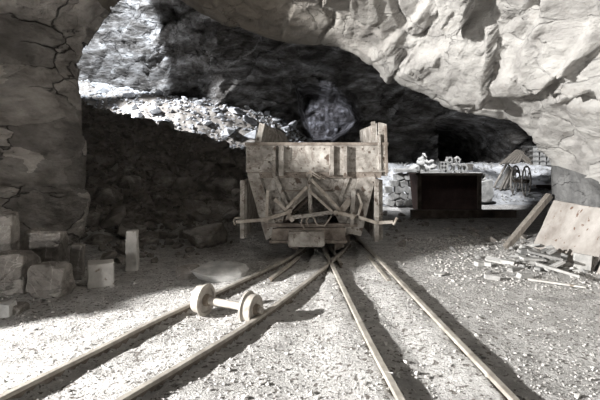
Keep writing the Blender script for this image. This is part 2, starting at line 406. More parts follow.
# ceiling/right overhang share one rock: colour drifts from brown to pale across the joint
def blend_rock():
    m = M['marble_rock']; nt = m.node_tree; n = nt.nodes; l = nt.links
    b = n['Principled BSDF']; src = b.inputs['Base Color'].links[0].from_socket
    geo = n.new('ShaderNodeTexCoord'); sp_ = n.new('ShaderNodeSeparateXYZ'); l.new(geo.outputs['Object'], sp_.inputs[0])
    nz = n.new('ShaderNodeTexNoise'); nz.inputs['Scale'].default_value = 1.2; nz.inputs['Detail'].default_value = 6; l.new(geo.outputs['Object'], nz.inputs['Vector'])
    ad = n.new('ShaderNodeMath'); ad.operation = 'MULTIPLY_ADD'; ad.inputs[1].default_value = 1.6; l.new(nz.outputs['Fac'], ad.inputs[0]); l.new(sp_.outputs['X'], ad.inputs[2])
    mr = n.new('ShaderNodeMapRange'); mr.inputs[1].default_value = 0; mr.inputs[2].default_value = 2.6; l.new(ad.outputs[0], mr.inputs[0])
    mx = n.new('ShaderNodeMix'); mx.data_type = 'RGBA'
    mul = n.new('ShaderNodeMix'); mul.data_type = 'RGBA'; mul.blend_type = 'MULTIPLY'; mul.inputs['Factor'].default_value = 1
    mul.inputs['B'].default_value = (.50,.455,.40,1); l.new(src, mul.inputs['A'])
    l.new(mr.outputs[0], mx.inputs['Factor']); l.new(mul.outputs['Result'], mx.inputs['A']); l.new(src, mx.inputs['B'])
    l.new(mx.outputs['Result'], b.inputs['Base Color'])
blend_rock()
bpy.data.objects['ceiling'].data.materials[0] = M['marble_rock']

# ---------------------------------------------------------------- far chamber shell
prof = [(21.0,-.6),(21.0,1.5),(20.8,3),(20.3,4.6),(19.3,6.2),(17.6,7.6),(15.2,8.7),(12.5,9.3),(9,9.6)]
NU2 = 380; NV2 = 230
al = [P(293,82,20.5), P(312,83,20.5), P(338,90,20.5), P(356,100,20.5), P(366,118,20.5), P(354,131,20.5), P(332,142,20.5), P(312,143,20.5), P(301,120,20.5)]
al2 = [P(442,120,20), P(460,113,20), P(490,117,20), P(512,132,20), P(520,160,20), P(512,176,20), P(445,176,20)]
def inside(x, z, poly):
    """signed distance-like: positive inside"""
    c = False; dm = 1e9; n = len(poly)
    for i in range(n):
        a = poly[i]; b = poly[(i+1) % n]
        if (a.z > z) != (b.z > z) and x < (b.x-a.x)*(z-a.z)/(b.z-a.z)+a.x: c = not c
        ex, ez = b.x-a.x, b.z-a.z; t = max(0, min(1, ((x-a.x)*ex+(z-a.z)*ez)/(ex*ex+ez*ez)))
        dm = min(dm, math.hypot(x-a.x-t*ex, z-a.z-t*ez))
    return dm if c else -dm
V = []
PY = [p[0] for p in prof]; PZ = [p[1] for p in prof]; PK = list(range(len(prof)))
for j in range(NV2):
    k = j/(NV2-1)*(len(prof)-1)
    for i in range(NU2):
        x = -13+28*i/(NU2-1)
        y = interp(k, PK, PY); z = interp(k, PK, PZ)
        y -= 9*max(0, ((x-11)/3.5 if x > 0 else (-x-9)/4.0))**1.6
        y -= 1.6*math.exp(-((x+2.6)/2.2)**2)*sm(-1,3,z)
        z -= 2.6*sm(0,6,x)*sm(4,8,z)
        p = Vector((x, y, z))
        q = Rm @ p; q = Vector((q.x*.5, q.y*.7, q.z*1.6))
        d = .5*noise.noise(p*.35)+.5*facet(q,.6,2)+.35*facet(q,1.5,4)+.28*facet(q,3.2,4)+.30*facet(q,6.5,1)+.07*noise.fractal(q*3,.9,2,4)
        s = inside(x, z, al)
        if s > -.15: d += .55*noise.noise(Vector((x*4.2, 3, z*1.1)))+.35*facet(Vector((x*1.6, y, z*.8)),3.5,7)+.25*noise.noise(Vector((x*9, 8, z*3))); d -= 2.6*sm(-.05,.35,s)
        s = inside(x, z, al2)
        if s > -.15: d -= 6*sm(-.1,.7,s)
        lean = sm(4.5,8.5,z)
        V.append(p+Vector((0,-1,0))*d*(1-lean*.6)+Vector((0,0,-1))*d*.7*lean)
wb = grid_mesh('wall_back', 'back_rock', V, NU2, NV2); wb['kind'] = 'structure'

# ---------------------------------------------------------------- rails
def rail_path(pts, y0=None):
    """smooth curve in plan through points"""
    out = []
    n = len(pts)
    for i in range(n-1):
        a = pts[max(i-1,0)]; b = pts[i]; c = pts[i+1]; d = pts[min(i+2,n-1)]
        m = max(2, int((c-b).length/.12))
        for k in range(m):
            f = k/m; out.append(.5*((2*b)+(c-a)*f+(2*a-5*b+4*c-d)*f*f+(3*b-a-3*c+d)*f**3))
    out.append(pts[-1]); return out
def make_rail(pts, label, h=RH, name='rail', group=None, base_z=-.012):
    path = rail_path(pts)
    sec = [(-.045,0),(.045,0),(.045,.012),(.010,.024),(.010,h-.038),(.026,h-.026),(.026,h-.006),(.020,h),(-.020,h),(-.026,h-.006),(-.026,h-.026),(-.010,h-.038),(-.010,.024),(-.045,.012)]
    bm = bmesh.new(); rings = []
    for i, p in enumerate(path):
        d = (path[min(i+1,len(path)-1)]-path[max(i-1,0)]); d.z = 0; d.normalize(); s = Vector((d.y,-d.x,0))
        rings.append([bm.verts.new(Vector((p.x,p.y,base_z+(p.z if p.z else 0)))+s*a+Vector((0,0,b))) for a, b in sec])
    for A, B in zip(rings, rings[1:]):
        for k in range(len(sec)): bm.faces.new((A[k], A[(k+1)%len(sec)], B[(k+1)%len(sec)], B[k]))
    bm.faces.new(rings[0]); bm.faces.new(rings[-1][::-1])
    o = obj(name, bm, 'rail_steel'); o.data.materials.append(M['rail_web_shaded'])
    for p in o.data.polygons: p.material_index = 0 if p.center.z-base_z > h-.03 else 1
    return tag(o, label, 'rail', group)
# right-hand straight track
make_rail(rl, 'second long rail from the right, straight, running up to the track crossing')
make_rail(rr, 'rightmost long straight rail, with bare gravel to its right')
# left-hand curved track
make_rail(ll, 'leftmost curving rail, passing behind the loose wheelset')
make_rail(li, 'curving rail under the right wheel of the loose wheelset, ending in the crossing')
make_rail([T(271,276), T(285,266), T(299,255)], 'short check rail beside the leftmost rail, left of the crossing', h=.09, name='check_rail')
make_rail([T(389,279), T(378,266), T(368,254)], 'short check rail just inside the rightmost rail, right of the crossing', h=.09, name='check_rail')
make_rail([T(341,262), T(336,254), T(330,246)], 'tiny wing rail right of the crossing in front of the ore car', h=.09, name='wing_rail')

# ---------------------------------------------------------------- ore car
CY = 7.2; cs = CY/F
def C(px, py, dy=0): return Vector(((px-300)*cs, CY+dy, CH+(HY-py)*cs))
CX = (316.5-300)*cs
car = thing('ore_car', (CX, CY, 0)); tag(car, 'rusty side-dumping ore car with riveted hopper and link rods, standing on the rails', 'mine car')
def cobj(name, bm, m, parent=None, smooth=False):
    for v in bm.verts: v.co -= Vector((CX, CY, 0))
    return obj(name, bm, m, parent or car, smooth)
def cp(poly): return [((px-300)*cs, CH+(HY-py)*cs) for px, py in poly]
CL = 2.45
# end plate of the tub: upper band and tapering lower part
bm = bmesh.new(); prism(bm, cp([(246,144),(387,144),(387,172),(246,172)]), CY-.02, CY+.03); upper = cobj('upper_end_plate', bm, 'car_steel')
bm = bmesh.new(); prism(bm, cp([(249,171),(377,171),(358,232),(345,236),(336,216),(318,197),(312,194),(306,197),(284,216),(279,236),(268,238)]), CY+.03, CY+.07)
lower = cobj('lower_end_plate', bm, 'car_steel')
bm = bmesh.new(); prism(bm, cp([(247,172),(382,172),(381,178),(249,178)]), CY-.015, CY+.035); cobj('joint_strip', bm, 'car_rust')
bm = bmesh.new(); prism(bm, cp([(245,142.4),(388,142.4),(388,145.5),(245,145.5)]), CY-.035, CY+.05); cobj('top_rim', bm, 'car_rust')
# outer corner posts sloping on the lower half
bm = bmesh.new(); prism(bm, cp([(247,173),(259,173),(279,234),(266,240)]), CY-.03, CY+.03); cobj('slanting_corner_plate', bm, 'car_steel')
bm = bmesh.new(); prism(bm, cp([(358,178),(376,176),(361,236),(344,232)]), CY-.03, CY+.03); cobj('slanting_corner_plate', bm, 'car_steel')
# vertical ribs (channel irons)
for a, b in ((272.5,276), (279,284), (329,333.5), (343,346.5)):
    bm = bmesh.new(); prism(bm, cp([(a,146),(b,146),(b,175.5),(a,175.5)]), CY-.115, CY-.015); cobj('upright_rib', bm, 'car_steel')
bm = bmesh.new(); prism(bm, cp([(276,146),(279,146),(279,175),(276,175)]), CY-.035, CY-.015); cobj('rib_web', bm, 'car_steel')
bm = bmesh.new(); prism(bm, cp([(333.5,146),(343,146),(343,175),(333.5,175)]), CY-.05, CY-.015); cobj('rib_web', bm, 'car_steel')
bm = bmesh.new(); prism(bm, cp([(273,176),(277.5,176),(292,212),(287.5,212)]), CY-.03, CY+.03); cobj('slanting_rib', bm, 'car_steel')
bm = bmesh.new(); prism(bm, cp([(350,178),(346,178),(337,204),(341,204)]), CY-.0, CY+.03); cobj('slanting_rib', bm, 'car_steel')
bm = bmesh.new(); prism(bm, cp([(282,190),(335,190),(335,191.5),(282,191.5)]), CY+.0, CY+.03); cobj('seam_strip', bm, 'car_rust')
# rivets
bm = bmesh.new(); lathe(bm, [(0,.016),(.008,.013),(.013,.006)], (0,-1,0), (0,0,0), 8)
rv0 = bpy.data.meshes.new('rivet'); bm.to_mesh(rv0); bm.free(); rv0.materials.append(M['car_rust'])
def rivet(px, py, dy, par):
    o = bpy.data.objects.new('rivet', rv0); COL.objects.link(o); o.parent = par; o.location = C(px, py, dy)-Vector((CX, CY, 0))
for px in (250,259,268,289,301,313,324,352,362,373,384): rivet(px,149,-.02,upper); rivet(px,168.3,-.02,upper)
for py in (155,162): rivet(249,py,-.02,upper); rivet(384,py,-.02,upper); rivet(269,py,-.02,upper)
for px in (251,261,286,296,322,340,354,364,374): rivet(px,175,-.015,upper)
for k in range(6): rivet(252+k*3.2,182+k*9.5,-.03,lower); rivet(372-k*3,182+k*9.5,-.03,lower)
# tub: sloped floor plates, rear end, side boards
bm = bmesh.new()
for s in (-1, 1):
    prism(bm, cp([(316+s*2,196),(316+s*5,196),(316+s*46,232),(316+s*43,234)]), CY+.07, CY+CL-.05)
cobj('tub_floor', bm, 'car_dark')
bm = bmesh.new(); prism(bm, cp([(247,144),(386,144),(376,176),(355,236),(345,236),(316,196),(290,236),(268,236),(254,176)]), CY+CL-.06, CY+CL); cobj('rear_end_plate', bm, 'car_dark')
# hanging side doors seen edge on
for s, (x0, x1, t, b) in ((-1, (241,246.5,181,237)), (1, (374.5,383,180,240))):
    d = thing('side_door'); d.parent = car
    bm = bmesh.new(); prism(bm, cp([(x0,t),(x1,t),(x1,b),(x0,b)]), CY+.02, CY+CL-.1)
    cobj('door_panel', bm, 'car_steel', d)
    bm = bmesh.new(); prism(bm, cp([(x0-.6,t-1),(x0+4.2,t-1),(x0+4.2,b+1),(x0-.6,b+1)] if s < 0 else [(x0-.5,t-1),(x0+4,t-1),(x0+4,b+1),(x0-.5,b+1)]), CY-.06, CY+.03)
    cobj('door_post', bm, 'car_steel', d)
    for k in (1, 2, 3):
        bm = bmesh.new(); xx = (x0-3) if s < 0 else (x1)
        prism(bm, cp([(xx,t+2),(xx+3,t+2),(xx+3,b-2),(xx,b-2)]), CY+k*.7, CY+k*.7+.07); cobj('door_rib', bm, 'car_steel', d)
# upper side boards above the end plate
rb = thing('side_board'); rb.parent = car
bm = bmesh.new(); prism(bm, cp([(379,122),(387,124),(388,176),(379.5,176)]), CY+.02, CY+CL-.1); cobj('board_panel', bm, 'car_steel', rb)
bm = bmesh.new(); prism(bm, cp([(372,121.5),(376,121),(376,143),(371.5,143)]), CY+.05, CY+.12); cobj('board_upright', bm, 'car_steel', rb)
bm = bmesh.new(); prism(bm, cp([(377.5,135),(380,134),(381,170),(378,170)]), CY-.05, CY+.03); cobj('board_cleat', bm, 'car_steel', rb)
bm = bmesh.new(); prism(bm, cp([(384,126),(386.5,126),(388,173),(385,173)]), CY-.04, CY+.03); cobj('board_cleat', bm, 'car_rust', rb)
lb = thing('side_board'); lb.parent = car
def poly3(bm, pts, th):
    pts = [Vector(p) for p in pts]; n = (pts[1]-pts[0]).cross(pts[2]-pts[0]).normalized()*th
    A = [bm.verts.new(p) for p in pts]; B = [bm.verts.new(p+n) for p in pts]
    bm.faces.new(A); bm.faces.new(B[::-1])
    for i in range(len(pts)): j = (i+1) % len(pts); bm.faces.new((A[i], B[i], B[j], A[j]))
    return bm
def PD(px, py, d): return P(px, py, CY+d)
bm = bmesh.new(); poly3(bm, [PD(257,145,.35), PD(262.5,123.5,.35), PD(281,131,2.2), PD(287,137,2.5), PD(290,146,2.5)], .05); cobj('board_panel', bm, 'car_steel', lb)
bm = bmesh.new(); prism(bm, cp([(252,146),(258.5,124),(264,122.5),(259,146)]), CY+.22, CY+.33); cobj('board_upright', bm, 'car_steel', lb)
# chassis, bumper
ch = thing('chassis'); ch.parent = car
bm = bmesh.new(); prism(bm, cp([(273,227.5),(345,226.5),(345,241),(271,241)]), CY-.12, CY+.02); cobj('end_beam', bm, 'car_rust', ch)
bm = bmesh.new(); prism(bm, cp([(270,238.5),(346,238.5),(346,241.5),(270,241.5)]), CY-.17, CY+.02); cobj('beam_flange', bm, 'car_rust', ch)
bm = bmesh.new()
prism(bm, cp([(283,229),(288,229),(288,243),(283,243)]), CY+.05, CY+CL-.1); prism(bm, cp([(345,229),(350,229),(350,243),(345,243)]), CY+.05, CY+CL-.1)
cobj('long_beam', bm, 'car_dark', ch)
bm = bmesh.new(); prism(bm, cp([(289,228.5),(323,228.5),(324,242),(321,243.5),(291,243.5),(288,242)]), CY-.30, CY-.12, bevel=.012); cobj('bumper', bm, 'car_steel', car)
bm = bmesh.new(); prism(bm, cp([(268,223),(357,223),(357,226.5),(268,226.5)]), CY-.06, CY+.04); cobj('lower_rail_bar', bm, 'car_rust', ch)
wz = .095+.17
for k, yy in enumerate((CY+.22, CY+1.75)):
    ws = thing('wheel_pair'); ws.parent = car
    xl, xr = (295.0-300)*cs, (338.5-300)*cs
    bm = bmesh.new(); lathe(bm, [(0,.035),(xr-xl+.1,.035)], (1,0,0), (xl-.05, yy, wz), 16); cobj('axle', bm, 'car_dark', ws)
    for s, xw in ((1, xl), (-1, xr)):
        bm = bmesh.new(); lathe(bm, [(-.055,.06),(-.055,.10),(-.045,.165),(.03,.17),(.032,.195),(.05,.195),(.05,.12),(.055,.06)], (s,0,0), (xw,yy,wz), 32); cobj('wheel', bm, 'car_rust', ws, False)
    for px in (292, 341):
        bm = bmesh.new(); prism(bm, cp([(px-4,236),(px+4,236),(px+4,249),(px-4,249)]), yy-.12, yy+.12, bevel=.01); cobj('axle_box', bm, 'car_rust', ws)
# tipping linkage
lk = thing('tipping_linkage'); lk.parent = car
yf = -.11
def lbar(name, pts, r, m='link_iron', dy=yf):
    bm = bmesh.new(); tube(bm, [C(a, b, dy) for a, b in pts], r, 8); return cobj(name, bm, m, lk, True)
lbar('centre_rod', [(308.5,174),(309.5,190),(310.5,214)], .030, 'car_steel')
bm = bmesh.new(); lathe(bm, [(0,.05),(.10,.05)], (0,-1,0), C(309,174.5,-.02), 16); cobj('pivot_pin', bm, 'link_iron', lk)
def flat(name, a, b, w, m='link_iron', dy=yf, t=.03):
    bm = bmesh.new(); bar(bm, C(*a, dy), C(*b, dy), w, t, up=Vector((0,1,0))); return cobj(name, bm, m, lk)
flat('diagonal_strut', (308,188), (285,213), .10, 'car_steel', -.02, .06)
flat('diagonal_strut', (309,185), (337,213), .10, 'car_steel', -.02, .06)
flat('link_arm', (307,186), (286,208), .045, 'link_iron', -.13)
flat('link_arm', (311,179), (339,209), .045, 'link_iron', -.13)
flat('link_arm', (309,190), (333,212), .035, 'link_iron', -.13)
flat('yoke_bar', (286,217), (311,214), .06, 'car_steel', -.12, .04)
flat('yoke_bar', (311,214), (332,211), .06, 'car_steel', -.12, .04)
flat('long_link', (290,211), (262,219), .055, 'link_iron', -.14)
flat('long_link', (262,219), (237,221), .05, 'link_iron', -.10)
flat('long_link', (335,211), (352,215), .055, 'link_iron', -.14)
flat('long_link', (350,214), (376,222), .05, 'link_iron', -.10)
flat('long_link', (376,222), (392,221), .045, 'link_iron', -.08)
flat('lever', (275,198), (289,212), .05, 'link_iron', -.1)
flat('lever', (288,212), (293,220), .06, 'link_iron', -.12, .06)
flat('lever', (353,188), (351,224), .06, 'car_steel', -.10, .05)
flat('lever', (357,193), (361,204), .035, 'link_iron', -.10)
flat('lever', (361,203), (356,218), .035, 'link_iron', -.10)
flat('lever', (268,190), (267,222), .045, 'link_iron', -.08, .04)
flat('short_brace', (350,199), (339,213), .10, 'link_iron', -.06, .04)
lbar('hook', [(236,224),(234.5,220),(236,217),(241,217)], .018, dy=-.10)
lbar('hook', [(392,224),(394,221),(396,217)], .022, dy=-.08)
lbar('chain', [(303,216),(301,222),(304,227)], .014); lbar('chain', [(313,216),(317,224),(324,225),(331,215)], .014)
lbar('wire', [(310,172),(318,178),(326,179),(316,174),(309,170)], .010)
lbar('shackle', [(309,215),(306,220),(309,226),(313,220),(311,215)], .018)
bm = bmesh.new(); lathe(bm, [(0,.045),(.12,.04)], (0,0,1), C(309.5,228.5,-.16), 12); cobj('coupling_pin', bm, 'link_iron', car)
for px, py in ((290,210),(335,211),(351,216),(267,219)):
    bm = bmesh.new(); lathe(bm, [(0,.035),(.04,.035)], (0,-1,0), C(px,py,-.13), 12); cobj('pivot_pin', bm, 'link_iron', lk)

# ---------------------------------------------------------------- loose wheelset
a = Vector((-.962,4.64,.165)); b = Vector((-.47,4.42,.150)); d = (b-a).normalized()
wsx = thing('wheelset', (a.x, a.y, 0)); tag(wsx, 'loose pair of small flanged wheels on an axle, lying across the left track', 'wheelset')
def wobj(name, bm, m, parent=wsx, smooth=False):
    for v in bm.verts: v.co -= Vector((a.x, a.y, 0))
    return obj(name, bm, m, parent, smooth)
bm = bmesh.new(); lathe(bm, [(0,.036),((b-a).length,.036)], d, a, 20); wobj('axle', bm, 'dusty_iron')
for s, c, m in ((1, a, 'dusty_iron'), (-1, b, 'dusty_iron')):
    bm = bmesh.new(); R0 = .134; R1 = .158
    lathe(bm, [(-.055,.05),(-.055,.095),(-.062,.115),(-.065,R0-.006),(-.058,R0),(.012,R0+.004),(.022,R1),(.040,R1),(.046,R1-.01),(.046,.125),(.030,.115),(.030,.06),(.05,.055)], d*s, c, 48)
    w = wobj('wheel', bm, m, wsx)
    bm = bmesh.new(); lathe(bm, [(-.09,.035),(-.088,.045),(-.04,.055),(.03,.06),(.075,.055),(.08,.04)], d*s, c, 24); wobj('hub', bm, 'iron_dark', w)
    bm = bmesh.new(); lathe(bm, [(-.135,.022),(-.13,.028),(-.08,.028)], d*s, c, 16); wobj('axle_stub', bm, 'dusty_iron', w)

# ---------------------------------------------------------------- boulders and blocks at the left
def place_rock(name, seed, px0, px1, py0, py1, depth_k, m, label, cat='rock', n=18, rot=0, amp=.03, cuts=4, sink=.03, base=None, hull=False):
    g = G((px0+px1)/2, base or py1); py1 = base or py1; w = (px1-px0)/F*g.y; h = (py1-py0)/F*g.y
    dd = w*depth_k
    bm = hull_rock(seed, w*1.25, dd*1.2, h*1.0, n) if hull else rough_rock(seed, w*1.0, dd, h*1.05, n, cuts, amp)
    zmin = min(v.co.z for v in bm.verts); 
    for v in bm.verts: v.co.z -= zmin
    o = obj(name, bm, m); o.location = (g.x*(1+dd*.5/g.y), g.y+dd*.45, -sink); o.rotation_euler = (0,0,rot)
    return tag(o, label, cat)
place_rock('boulder', 21, -20, 36, 253, 297, .7, 'boulder', 'large tan boulder cut off by the left edge of the picture', n=14)
place_rock('boulder', 22, -14, 18, 214, 262, .6, 'boulder', 'tall dark boulder standing behind the large one at the left edge', base=283)
place_rock('boulder', 23, 24, 66, 231, 272, .5, 'boulder', 'brown boulder with a pale vein, behind the small angular boulder', base=278)
place_rock('boulder', 24, 34, 71, 264, 299, .8, 'boulder', 'small angular boulder low in front of the veined one')
place_rock('boulder', 27, 48, 66, 250, 277, .8, 'boulder', 'small dark boulder squeezed between the upright slab and the veined boulder')
place_rock('flat_stone', 28, 196, 244, 263, 283, .9, 'slab', 'broad flat pale stone lying left of the leftmost rail', n=46, hull=True, sink=.05)
place_rock('flat_stone', 29, 178, 200, 263, 279, .9, 'boulder', 'small flat stone just left of the broad flat one', n=40, hull=True, sink=.05)
place_rock('stone', 30, 0, 14, 302, 318, 1.0, 'slab', 'small white stone with a sheared face at the left edge, nearest of all', n=12, amp=.02)
place_rock('stone', 31, 8, 26, 303, 316, 1.2, 'boulder', 'low grey-brown stone right behind the small white stone', n=14, amp=.02, sink=.05)
def block(name, px0, px1, py0, py1, dy, rz, m, label, cat, taper=None, tilt=0, seed=1):
    g = G((px0+px1)/2, py1); w = (px1-px0)/F*g.y; h = (py1-py0)/F*(g.y+dy*.5)
    bm = bmesh.new(); box(bm, (0,0,h/2), (w, dy, h), None, .012, taper)
    bmesh.ops.triangulate(bm, faces=bm.faces); bmesh.ops.subdivide_edges(bm, edges=bm.edges, cuts=4, use_grid_fill=True)
    for v in bm.verts:
        v.co += nvec(v.co*14+Vector((seed,0,0)))*.007+nvec(v.co*5+Vector((0,seed,0)))*.010
    o = obj(name, bm, m); o.location = (g.x, g.y+dy*.55, -.01); o.rotation_euler = (0, tilt, rz); return tag(o, label, cat)
block('marble_cube', 83, 108, 264, 288, .27, .42, 'pale_block', 'pale cube-shaped stone block on the gravel in front of the upright ones', 'stone block', seed=3)
block('stone_post', 124, 136, 231, 271, .17, .15, 'pale_block', 'slender upright square stone post standing alone, right of the pale cube', 'stone post', .93, seed=4)
block('stone_slab', 65, 79, 246, 280, .2, .3, 'boulder', 'stout upright stone slab between the boulders and the pale cube', 'stone slab', .85, .06, seed=5)

# rubble on the shaded slope: individually placed rocks
protos = []
for s in range(10):
    bm = hull_rock(300+s, 1, .8, .55+.25*(s % 3)/2, 13)
    bmesh.ops.bevel(bm, geom=list(bm.edges), offset=.02, segments=1, affect='EDGES')
    me = bpy.data.meshes.new('rubble_rock'); bmesh.ops.recalc_face_normals(bm, faces=bm.faces); bm.to_mesh(me); bm.free(); protos.append(me)
def variant(m):
    r = []
    for p in protos:
        q = p.copy(); q.materials.clear(); q.materials.append(M[m]); r.append(q)
    return r
def scatter(name, m, n, fx, fy, fs, label, cat, group, seed, cond=None, up=.15, tilt=.5):
    r = random.Random(seed); vs = variant(m); placed = []; tries = 0
    while len(placed) < n and tries < n*30:
        tries += 1
        x = r.uniform(*fx); y = r.uniform(*fy); s = fs(r)
        if cond and not cond(x, y, s): continue
        if any((x-a)**2+(y-b)**2 < (.42*(s+c))**2 for a, b, c in placed): continue
        placed.append((x, y, s))
        o = bpy.data.objects.new(name, vs[r.randrange(10)]); COL.objects.link(o)
        o.location = (x, y, height(x, y)+s*up); o.rotation_euler = (r.uniform(-tilt,tilt), r.uniform(-tilt,tilt), r.uniform(0,6.28)); o.scale = (s, s, s*r.uniform(.7,1))
        tag(o, label, cat, group)
    return placed
def inview(x, y): return abs(x) < .66*y
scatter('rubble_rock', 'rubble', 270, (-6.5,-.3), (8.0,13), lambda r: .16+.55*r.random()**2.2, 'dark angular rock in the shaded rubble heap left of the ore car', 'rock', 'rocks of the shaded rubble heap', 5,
        lambda x, y, s: inview(x, y) and height(x, y, False) > .12 and x > -.44*y-.2 and (x < -1.3 or y > 10.2))
scatter('fallen_slab', 'boulder', 26, (-5.0,-1.6), (8.4,11.2), lambda r: .45+.65*r.random(), 'large grey-brown fallen slab low in the shaded rubble heap', 'rock', 'large fallen slabs in the rubble heap', 15,
        lambda x, y, s: inview(x, y) and x > -.47*y-.1, up=.05, tilt=.35)
scatter('foot_rock', 'rubble', 45, (-3.4,-1.0), (6.9,8.6), lambda r: .08+.25*r.random()**2, 'dark rock on the shaded floor at the foot of the rubble heap', 'rock', 'rocks at the foot of the heap', 6,
        lambda x, y, s: height(x, y, False) <= .12 and x < -1.2-(8.6-y)*.35)
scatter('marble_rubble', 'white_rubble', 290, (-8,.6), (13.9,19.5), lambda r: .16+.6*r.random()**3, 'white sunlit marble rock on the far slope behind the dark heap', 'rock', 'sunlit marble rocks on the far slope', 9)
scatter('floor_rock', 'rubble', 70, (1.7,4.2), (8.1,12.4), lambda r: .06+.22*r.random()**2, 'dark loose rock on the shaded floor in front of the black skip', 'rock', 'loose rocks before the skip', 11)
scatter('floor_stone', 'slate', 45, (1.7,4.0), (6.1,8.0), lambda r: .035+.11*r.random()**2, 'small loose grey stone on the lit floor around the heap of offcuts', 'stone', 'loose stones around the offcuts', 12, cond=lambda x, y, s: x < 3.9 and x > (2.4 if y < 7 else 1.7))

# single stones on the open floor
def small(px, py, s, seed, label, m='slab', sz=.5):
    g = G(px, py); bm = hull_rock(seed, s, s*.6, s*sz, 12); o = obj('loose_stone', bm, m); o.location = (g.x, g.y, s*sz*.3); o.rotation_euler = (0,0,seed); tag(o, label, 'stone')
small(389,386,.12,41,'small upright white stone beside the near end of the second rail from the right', sz=1.1)
small(396,381,.10,42,'white stone close behind the small upright one near the rail', sz=.8)
small(107,368,.17,43,'flat white stone between the two left rails', sz=.25)
small(443,276,.25,44,'long pale stone splinter alone on the gravel right of the check rail', sz=.25)

# ---------------------------------------------------------------- heap of stone offcuts at the right
r = random.Random(31)
def offcut(px, py, z, L, w, t, rz, ry, rx, m, label, name='stone_offcut', group=None):
    g = G(px, py+z/g_z(py)) if False else P(px, py, (CH-z)*F/(py-HY))
    bm = bmesh.new(); box(bm, (0,0,0), (L, w, t), None, .004)
    for v in bm.verts: v.co += nvec(v.co*9+Vector((px,py,0)))*.012
    o = obj(name, bm, m); o.location = g; o.rotation_euler = (rx, ry, rz); return tag(o, label, 'stone offcut' , group)
GL = 'jumbled grey stone offcut in the heap at the foot of the rusty sheet'
for i in range(46):
    u = r.gauss(0, 1)*.25; v = r.gauss(0, 1)*.25
    x = 3.46+u*.75; y = 6.7+v*.8
    hmax = max(0, .29*(1-((u/.75)**2+(v/.7)**2)))
    z = .02+hmax*r.random()**.6
    L = r.uniform(.10,.32); w = r.uniform(.05,.12); t = r.uniform(.018,.05)
    if x > 3.72: x = 3.72-r.random()*.3
    bm = bmesh.new(); box(bm, (0,0,0), (L, w, t), None, .004)
    for q in bm.verts: q.co += nvec(q.co*9+Vector((i,0,0)))*.014
    o = obj('stone_offcut', bm, r.choice(['slab','slate','slate'])); o.location = (x, y, z); o.rotation_euler = (r.uniform(-.5,.5), r.uniform(-.5,.5), r.uniform(-1.2,1.2))
    tag(o, GL, 'stone offcut', 'stone offcuts heaped by the rusty sheet')
offcut(556,283,.04, .62,.05,.022, -.42, .06, 0, 'pale_block', 'long thin pale strip lying along the front of the offcut heap')
offcut(582,263,.14, .22,.05,.24, -.2, .1, 0, 'slab', 'pale block standing on end at the right of the offcut heap')
offcut(545,255,.27, .42,.12,.03, -.2, .22, .1, 'slate', 'broad grey slab sloping on top of the offcut heap')
offcut(533,259,.20, .34,.10,.03, .1, .1, 0, 'slab', 'pale slab sticking out at the left of the offcut heap')
offcut(557,270,.17, .5,.07,.035, -.35, .25, 0, 'slab', 'pale slanting slab in the middle of the offcut heap')
for (px, py, L, w, rz, ex) in ((479,264,.11,.09,.3,'pale blocky chip furthest left in the row of chips by the offcuts'), (488,264,.11,.10,1.1,'pale chip second from the left in the row by the offcuts'), (508,262,.18,.09,-.6,'tilted pale chip midway between the two blocky chips and the offcut heap'),
     (492,277,.19,.07,-.1,'flat pale chip in front of the row of chips'), (525,276,.2,.09,.3,'flat pale chip at the front left of the offcut heap')):
    offcut(px, py, .04, L, w, .06, rz, .12, .1, 'slab', ex, 'stone_chip')

# sheets, beam on the right wall
def sheet(y0, y1, x0, x1, h, th, label, seed):
    bm = bmesh.new(); N = 14; A = []
    for j in range(N+1):
        row = []
        for i in range(N+1):
            fy = i/N; fz = j/N
            x = x0+(x1-x0)*fz+.012*noise.noise(Vector((fy*3, fz*3, seed)))
            zt = h*fz+.02*fz*noise.noise(Vector((fy*9, seed, 0)))
            row.append(Vector((x, y0+(y1-y0)*fy+.02*noise.noise(Vector((fz*6, seed, i//N))), zt-.01)))
        A.append(row)
    for off in (0, th):
        vs = [[bm.verts.new(p+Vector((off,0,0))) for p in row] for row in A]
        for j in range(N):
            for i in range(N): bm.faces.new((vs[j][i], vs[j][i+1], vs[j+1][i+1], vs[j+1][i]))
        if off == 0: V0 = vs
        else: V1 = vs
    for i in range(N):
        for (a0, a1, b0, b1) in ((V0[0][i],V0[0][i+1],V1[0][i],V1[0][i+1]), (V0[N][i],V0[N][i+1],V1[N][i],V1[N][i+1]), (V0[i][0],V0[i+1][0],V1[i][0],V1[i+1][0]), (V0[i][N],V0[i+1][N],V1[i][N],V1[i+1][N])):
            bm.faces.new((a0, a1, b1, b0))
    return tag(obj('rusty_sheet', bm, 'plate', None, False), label, 'metal sheet')
sheet(6.32,7.95,3.93,4.32,.84,.03,'large rust-flecked sheet leaning on the right wall above the offcut heap',1)
sheet(5.0,6.22,3.93,4.28,.80,.03,'rust-flecked sheet at the right edge, parted from the larger one by a dark gap',2)
bm = bmesh.new(); bar(bm, (3.46,7.85,.04), (4.34,8.12,.90), .10, .09); tag(obj('timber_beam', bm, 'wood'), 'dark squared timber leaning on the far end of the rusty sheet', 'beam')

